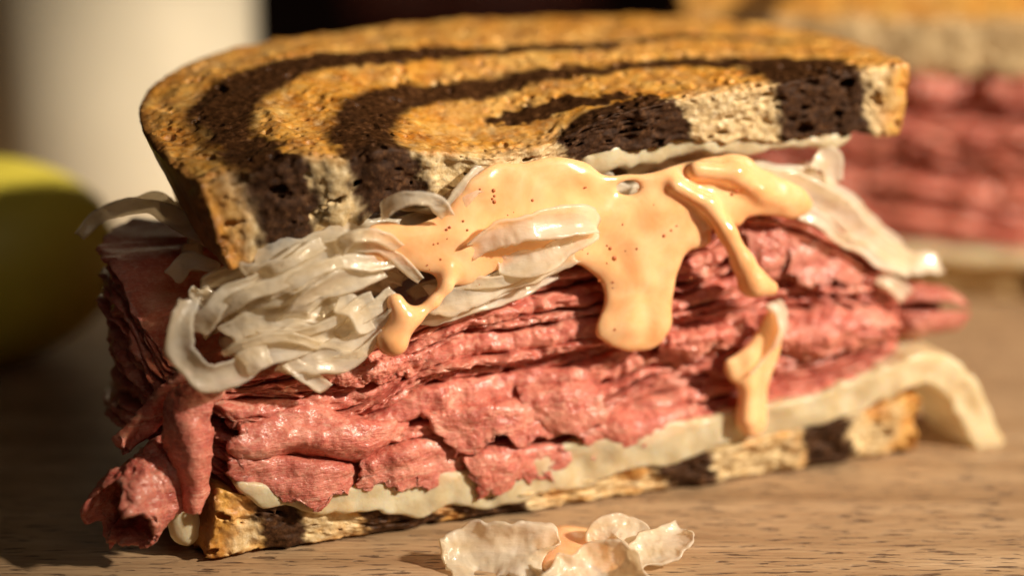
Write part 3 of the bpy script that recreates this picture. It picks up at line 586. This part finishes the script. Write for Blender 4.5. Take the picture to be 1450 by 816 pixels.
for k, (pts, wd) in enumerate([([(300, 455, -.15), (345, 415, -.35), (410, 395, -.42), (470, 380, -.35)], .20), ([(360, 470, -.25), (420, 475, -.42), (475, 455, -.45), (530, 415, -.40)], .22), ([(380, 420, -.35), (440, 388, -.48), (500, 372, -.45), (555, 368, -.25)], .20),
        ([(310, 500, -.30), (350, 485, -.45), (400, 478, -.48), (455, 492, -.40)], .20), ([(450, 520, -.30), (500, 500, -.42), (545, 470, -.5)], .22), ([(430, 350, -.1), (490, 352, -.3), (550, 362, -.35), (600, 395, -.3)], .22),
        ([(610, 440, -.2), (680, 425, -.32), (750, 398, -.35), (800, 372, -.3)], .18), ([(640, 400, -.25), (700, 398, -.42), (770, 375, -.48)], .22), ([(360, 395, -.15), (400, 372, -.32), (455, 345, -.25)], .24), ([(480, 470, -.35), (520, 445, -.52), (560, 410, -.45)], .20)]):
    kr(pts, wd * random.choice((.9, 1.2, 1.7)), .075, (random.uniform(-.6, .6), random.uniform(-.6, .6)), seed=130 + k)
# filling between the upper slice and the beef
R = np.random.default_rng(21)
for k in range(75):
    deep = k >= 35
    u0 = R.uniform(.2, 9.5) if not deep else R.uniform(-.3, 12.0); w0 = R.uniform(.45, 1.3) if not deep else R.uniform(.9, 4.0)
    Lh = R.uniform(1.0, 2.0); ang = R.normal(0, .35); f = R.uniform(.12, .88)
    pts = []
    for t in np.linspace(-1, 1, 5):
        u = u0 + Lh * t * math.cos(ang) * .9; w = w0 + Lh * t * math.sin(ang) * (.4 if not deep else 1.2) + .12 * R.normal()
        uu = np.clip(u, .3, 11.6); lo_, hi_ = MEAT_T(uu) + .1 * max(w, 0) + .05, (TOP_B(uu) if w < 2 else 6.4) - .12
        hi_ = max(hi_, lo_ + .15); pts.append((np.clip(u, .25 + .02 * k % .4, 11.9), max(w, .3), lo_ + (hi_ - lo_) * np.clip(f + .10 * R.normal(), .05, .95)))
    ribbon(pts, R.uniform(.22, .38), .06, 'sauerkraut_shred', M_KRAUT, sand, 40, 9, (R.uniform(-.8, .8), R.uniform(-.8, .8)), .2, 300 + k)
# strands trailing off the shaded left end
for k, pts in enumerate([[(310, 345, 1.2), (250, 305, 2.2), (190, 290, 2.8), (140, 304, 3.2), (114, 330, 3.2)], [(300, 330, 1.6), (240, 296, 2.6), (210, 280, 3.2), (160, 300, 3.6)], [(310, 380, .8), (268, 372, 1.1), (236, 395, 1.3)]]):
    kr(pts, .30, .08, (.3, -.4, .2), seed=60 + k, ragged=.2)

# ------------------------------------------------------------------ dressing
dress = solid_from_polygon('dressing', [(500, 334), (516, 314), (540, 306), (580, 312), (615, 300), (640, 272), (662, 246), (690, 230), (740, 226), (790, 218), (828, 228), (850, 244), (905, 242), (950, 230), (1000, 220), (1046, 214), (1070, 232), (1114, 254), (1142, 284), (1116, 306), (1078, 302), (1048, 302), (1034, 318), (1002, 314), (998, 342), (964, 352), (950, 386), (944, 430), (942, 460), (920, 486), (884, 493), (848, 482), (831, 464), (844, 430), (848, 408), (836, 392), (806, 372), (770, 372), (735, 368), (692, 382), (655, 400), (632, 398), (590, 378), (560, 372), (546, 364), (526, 372), (508, 356)],
    -.25, .13, .40, sand, M_SAUCE, .034,
    caps([(634, 384, -.35, .14), (632, 405, -.42, .10), (614, 428, -.45, .09), (588, 448, -.48, .12)]) + caps([(560, 428, -.46, .16), (572, 452, -.50, .19), (556, 482, -.50, .29)]) + caps([(588, 448, -.48, .11), (572, 455, -.5, .15)]) +
    caps([(955, 262, -.38, .14), (1003, 290, -.46, .14), (1030, 330, -.54, .16), (1052, 372, -.60, .19), (1066, 400, -.62, .25), (1090, 408, -.58, .16)]) +
    caps([(985, 240, -.34, .16), (1040, 246, -.38, .18), (1075, 272, -.36, .15), (1105, 284, -.32, .12)]) + caps([(888, 425, -.20, .22), (886, 455, -.20, .28)]),
    holes=[(884, 262, .12, 1.8)], k=.16, ws_noise=.065, lean=lambda U, Z: .14 * np.maximum(Z - 5.6, 0), seed=11, blur=3, edge_noise=.035)
dress['label'] = 'glossy orange dressing dripping down the cut face'
dr2 = solid_from_polygon('dressing', [(1084, 432), (1100, 458), (1094, 500), (1082, 540), (1079, 590), (1064, 614), (1046, 612), (1035, 590), (1041, 550), (1022, 530), (1018, 506), (1046, 490), (1066, 458)], -.20, .11, .24, sand, M_SAUCE, .034, caps([(1058, 505, -.24, .13), (1058, 550, -.26, .12), (1056, 594, -.27, .17)]), seed=13, ws_noise=.05, k=.14, edge_noise=.03)
dr2['label'] = 'lower drip of dressing near the right end'
# spice specks
def ico():
    t = (1 + 5 ** .5) / 2
    V = np.array([(-1, t, 0), (1, t, 0), (-1, -t, 0), (1, -t, 0), (0, -1, t), (0, 1, t), (0, -1, -t), (0, 1, -t), (t, 0, -1), (t, 0, 1), (-t, 0, -1), (-t, 0, 1)]) / math.sqrt(1 + t * t)
    F = np.array([(0, 11, 5), (0, 5, 1), (0, 1, 7), (0, 7, 10), (0, 10, 11), (1, 5, 9), (5, 11, 4), (11, 10, 2), (10, 7, 6), (7, 1, 8), (3, 9, 4), (3, 4, 2), (3, 2, 6), (3, 6, 8), (3, 8, 9), (4, 9, 5), (2, 4, 11), (6, 2, 10), (8, 6, 7), (9, 8, 1)])
    return V, F
def drop_on(o, x, y):
    """front surface depth w of a body at a photo position on the face"""
    V = np.empty(len(o.data.vertices) * 3, np.float32); o.data.vertices.foreach_get('co', V); V = V.reshape(-1, 3) / CM
    best = None
    for w in (-.9, -.7, -.5, -.3):
        c = FP(x, y, w); m_ = (np.hypot(V[:, 0] - c[0], V[:, 2] - c[2]) < .07)
        if m_.any():
            q = V[m_][:, 1].min()
            if best is None or abs(q - w) < abs(best - w): best = q
    return best
iv, if_ = ico(); SV, SF = [], []
spk = [(699, 270, .04), (700, 286, .04), (754, 284, .035), (637, 322, .03), (662, 326, .025), (614, 346, .022), (864, 352, .04), (870, 366, .055), (848, 398, .025), (868, 400, .025), (855, 404, .02), (868, 408, .022), (1043, 272, .04), (958, 320, .025), (940, 334, .04), (543, 332, .025), (680, 268, .02), (830, 300, .02)]
for _ in range(44): spk.append((random.uniform(560, 1000), random.uniform(250, 470), random.uniform(.012, .03)))
for x, y, r in spk:
    w = drop_on(dress, x, y)
    if w is None: continue
    c = FP(x, y, w); SF.append(if_ + 12 * len(SV)); SV.append(iv * r * (1, .5, 1) + (c[0], w + r * .1, c[2]))
tag(mesh_obj('spice_specks', np.concatenate(SV), np.concatenate(SF), plain('paprika', (.42, .10, .015), .35), dress), kind='stuff')

# ------------------------------------------------------------------ loose scraps on the board
def scrap(path, width, twist, label, seed):
    g = np.array([G(x, y, z) for x, y, z in path]); c = g.mean(0); c[2] = 0
    o = ribbon(g - c, width, .05, 'sauerkraut_scrap', M_KRAUT, None, 70, 25, twist, .22, seed, .42, .02, .25, (0, -.75, .6)); o.location = c * CM
    return tag(o, label, 'sauerkraut', 'scraps fallen on the board')
scrap([(628, 806, .15), (672, 784, .26), (730, 784, .30), (790, 802, .15)], 1.05, (.3, -.2, .4), 'wide pale sauerkraut scrap in front of the lower slice, left of the spilt dressing', 401)
scrap([(842, 778, .15), (864, 752, .42), (896, 766, .26), (930, 792, .10)], .55, (-.3, .5, .1), 'small curled sauerkraut scrap just right of the spilt dressing', 402)
scrap([(896, 802, .12), (934, 778, .25), (960, 754, .36)], .62, (.2, .6), 'upright rightmost sauerkraut scrap on the board', 403)
scrap([(786, 826, .10), (842, 806, .22), (905, 820, .15)], .85, (.3, -.3), 'sauerkraut scrap at the bottom edge of the photo below the spilt dressing', 404)
def puddle(px, label, seed):
    pts = np.array([G(x, y)[:2] for x, y in px]); c = pts.mean(0); poly = catmull(pts - c, len(pts) * 6, True); vox = .05
    lo, hi = poly.min(0) - .3, poly.max(0) + .3; xs = np.arange(lo[0], hi[0], vox); ys = np.arange(lo[1], hi[1], vox); zs = np.arange(-.3, .8, vox)
    X, Y = np.meshgrid(xs, ys, indexing='ij'); d = poly_sd(X, Y, poly); h = .13 * np.sqrt(np.clip(1 - (1 - np.clip(d / .5, 0, 1)) ** 2, 0, 1)) * (1 + .4 * fbm(np.stack([X, Y, X * 0], -1), 1.2, seed, 2))
    v = np.where(d[..., None] > 0, np.abs(zs[None, None]) - h[..., None], np.hypot(np.minimum(d, 0)[..., None], zs[None, None])); v = blur3(v.astype(np.float32), 1)
    V, F = sdf_mesh(v, (xs[0], ys[0], zs[0]), vox); V[:, 2] = np.maximum(V[:, 2], -.02)
    o = mesh_obj('dressing_puddle', V, F, M_SAUCE); o.location = (c[0] * CM, c[1] * CM, 0.0004)
    return tag(o, label, 'dressing', 'scraps fallen on the board')
puddle([(752, 768), (790, 752), (846, 758), (884, 778), (880, 806), (830, 822), (780, 818), (756, 796)], 'orange dressing spilt on the board between sauerkraut scraps', 9)

# ------------------------------------------------------------------ background: other half, jug, fruit
p0 = G(955, 402); p0[2] = 0
back = thing('sandwich_half', 'out-of-focus sandwich half behind on the right, thick with dark red corned beef', 'sandwich', p0, math.radians(-12), 'cut sandwich halves')
ob2 = outl.copy(); ob2 = np.array([[.1, 0], [-.3, 2], [.3, 4], [2, 5.6], [6, 6.2], [11, 6.0], [13.2, 4.2], [13.6, 2], [13.3, 0]])
sd_ = catmull(ob2, 50); fr2 = np.stack([np.linspace(13.25, .15, 60), .03 + .05 * n1(np.linspace(0, 13, 60), 2., 9)], -1); OB2 = np.concatenate([sd_, fr2])
sw2 = lambda u, w: np.clip(sstep(.10, .0, np.abs(np.hypot((u - 6.5), w * 1.1) - 4.7) - .5) * .9, 0, 1)
cst = lambda z, a=0: (lambda u: z + a * (u - 6.5) + 0 * u)
bread_slice(back, OB2, cst(7.0, .02), cst(5.6, .02), cst(8.2), .65, sw2, .085, 1, 70, 0, 300)
bread_slice(back, OB2, cst(1.15), cst(.05), cst(1.2), .57, lambda u, w: sstep(.10, 0, np.abs(u - 9.4) - .7), .085, -1, 75, 0, 300)
beef_stack(back, [(.0, .3), (3, 0), (6.5, -.05), (10, 0), (13, .2), (13.6, 2), (12.5, 5), (6.5, 6), (1, 5), (-.5, 2)], cst(5.55), cst(1.2), 15, 44, .09, (.12, 0), noise=1.3)
solid = sheet([[(0, -.1, 1.0), (6, -.25, 1.0), (13.2, -.1, 1.0)], [(0, 0, 1.25), (6, 0, 1.3), (13.2, 0, 1.25)], [(0, 4, 1.3), (6, 4, 1.3), (13, 4, 1.3)]], .2, 'cheese_slice', M_CHEESE, back, 30, 60, .03, 3., .05, .1, 12)

def lathe(name, prof, m, parent=None, seg=96):
    prof = np.asarray(prof, float); a = np.linspace(0, 2 * math.pi, seg, endpoint=False)
    V = np.stack([np.outer(prof[:, 0], np.cos(a)), np.outer(prof[:, 0], np.sin(a)), np.repeat(prof[:, 1:2], seg, 1)], -1).reshape(-1, 3)
    i = np.arange(len(prof) * seg).reshape(len(prof), seg); j = np.roll(i, -1, 1)
    F = np.stack([i[:-1], j[:-1], j[1:], i[1:]], -1).reshape(-1, 4); return mesh_obj(name, V, F, m, parent)
M_CREAM = plain('cream_glaze', (.74, .66, .50), .32, sss=.1)
jl = G(168, 300); jl[2] = 0
jug = thing('ceramic_jar', 'tall cream ceramic jar blurred in the left background', 'jar', jl)
lathe('body', [(.01, 0), (3.7, 0), (4.0, .25), (4.15, 1.5), (4.2, 8), (4.2, 14), (4.05, 15.2), (3.7, 16), (3.5, 16.2)], M_CREAM, jug)
lathe('rim', [(3.5, 16.15), (3.75, 16.3), (3.8, 16.7), (3.6, 16.9), (3.3, 16.85), (3.2, 16.4), (3.2, 14.5), (.01, 14.4)], M_CREAM, jug)
fl = G(-20, 512); fl[2] = 0
fruit = thing('lemon', 'yellow green lemon out of focus at the left edge', 'lemon', fl, math.radians(25))
t_ = np.linspace(0, math.pi, 48); rr_ = 2.35 * np.sin(t_) ** .85; zz_ = -3.0 * np.cos(t_)
for e_ in (.42, math.pi - .42):
    m_ = np.abs(t_ - (0 if e_ < 1 else math.pi)) < .42; rr_ = np.where(m_, rr_ * .62, rr_)
zz_ = zz_ * (1 + .10 * np.abs(np.cos(t_)) ** 8); rr_[0] = rr_[-1] = .01
pl = lathe('peel', np.stack([np.maximum(rr_, .01), zz_], -1), plain('lemon_peel', (.62, .52, .06), .5, ns=120, sss=.1), fruit)
st = lathe('stem_tip', [(.01, 3.40), (.16, 3.37), (.22, 3.28), (.25, 3.1)], plain('lemon_stem', (.16, .13, .03), .7), fruit, 24)
for q in (pl, st): q.rotation_euler = (0, math.pi / 2, 0); q.location = (0, 0, .0233)

# a dim block of cured beef far behind
bl_ = G(665, 60); bl_[2] = 0
vx = .16; ax_ = [np.arange(-6.4, 6.4, vx), np.arange(-3.4, 3.4, vx), np.arange(-.3, 5.4, vx)]
BX, BY, BZ = np.meshgrid(*ax_, indexing='ij')
bd = ((np.abs(BX / 5.4) ** 3 + np.abs(BY / 2.6) ** 3 + np.abs((BZ - 2.35) / 2.3) ** 3) ** (1 / 3) - 1) * 2.3
bd = bd + .35 * fbm(np.stack([BX, BY, BZ], -1), .35, 77, 4); bd = np.maximum(bd, .02 - BZ)
bv, bf = sdf_mesh(bd, (ax_[0][0], ax_[1][0], ax_[2][0]), vx)
bb = mesh_obj('cured_beef_joint', bv, bf, M_BEEF); bb.location = bl_ * CM
tag(bb, 'dim dark red joint of cured beef far behind the upper bread slice', 'beef')
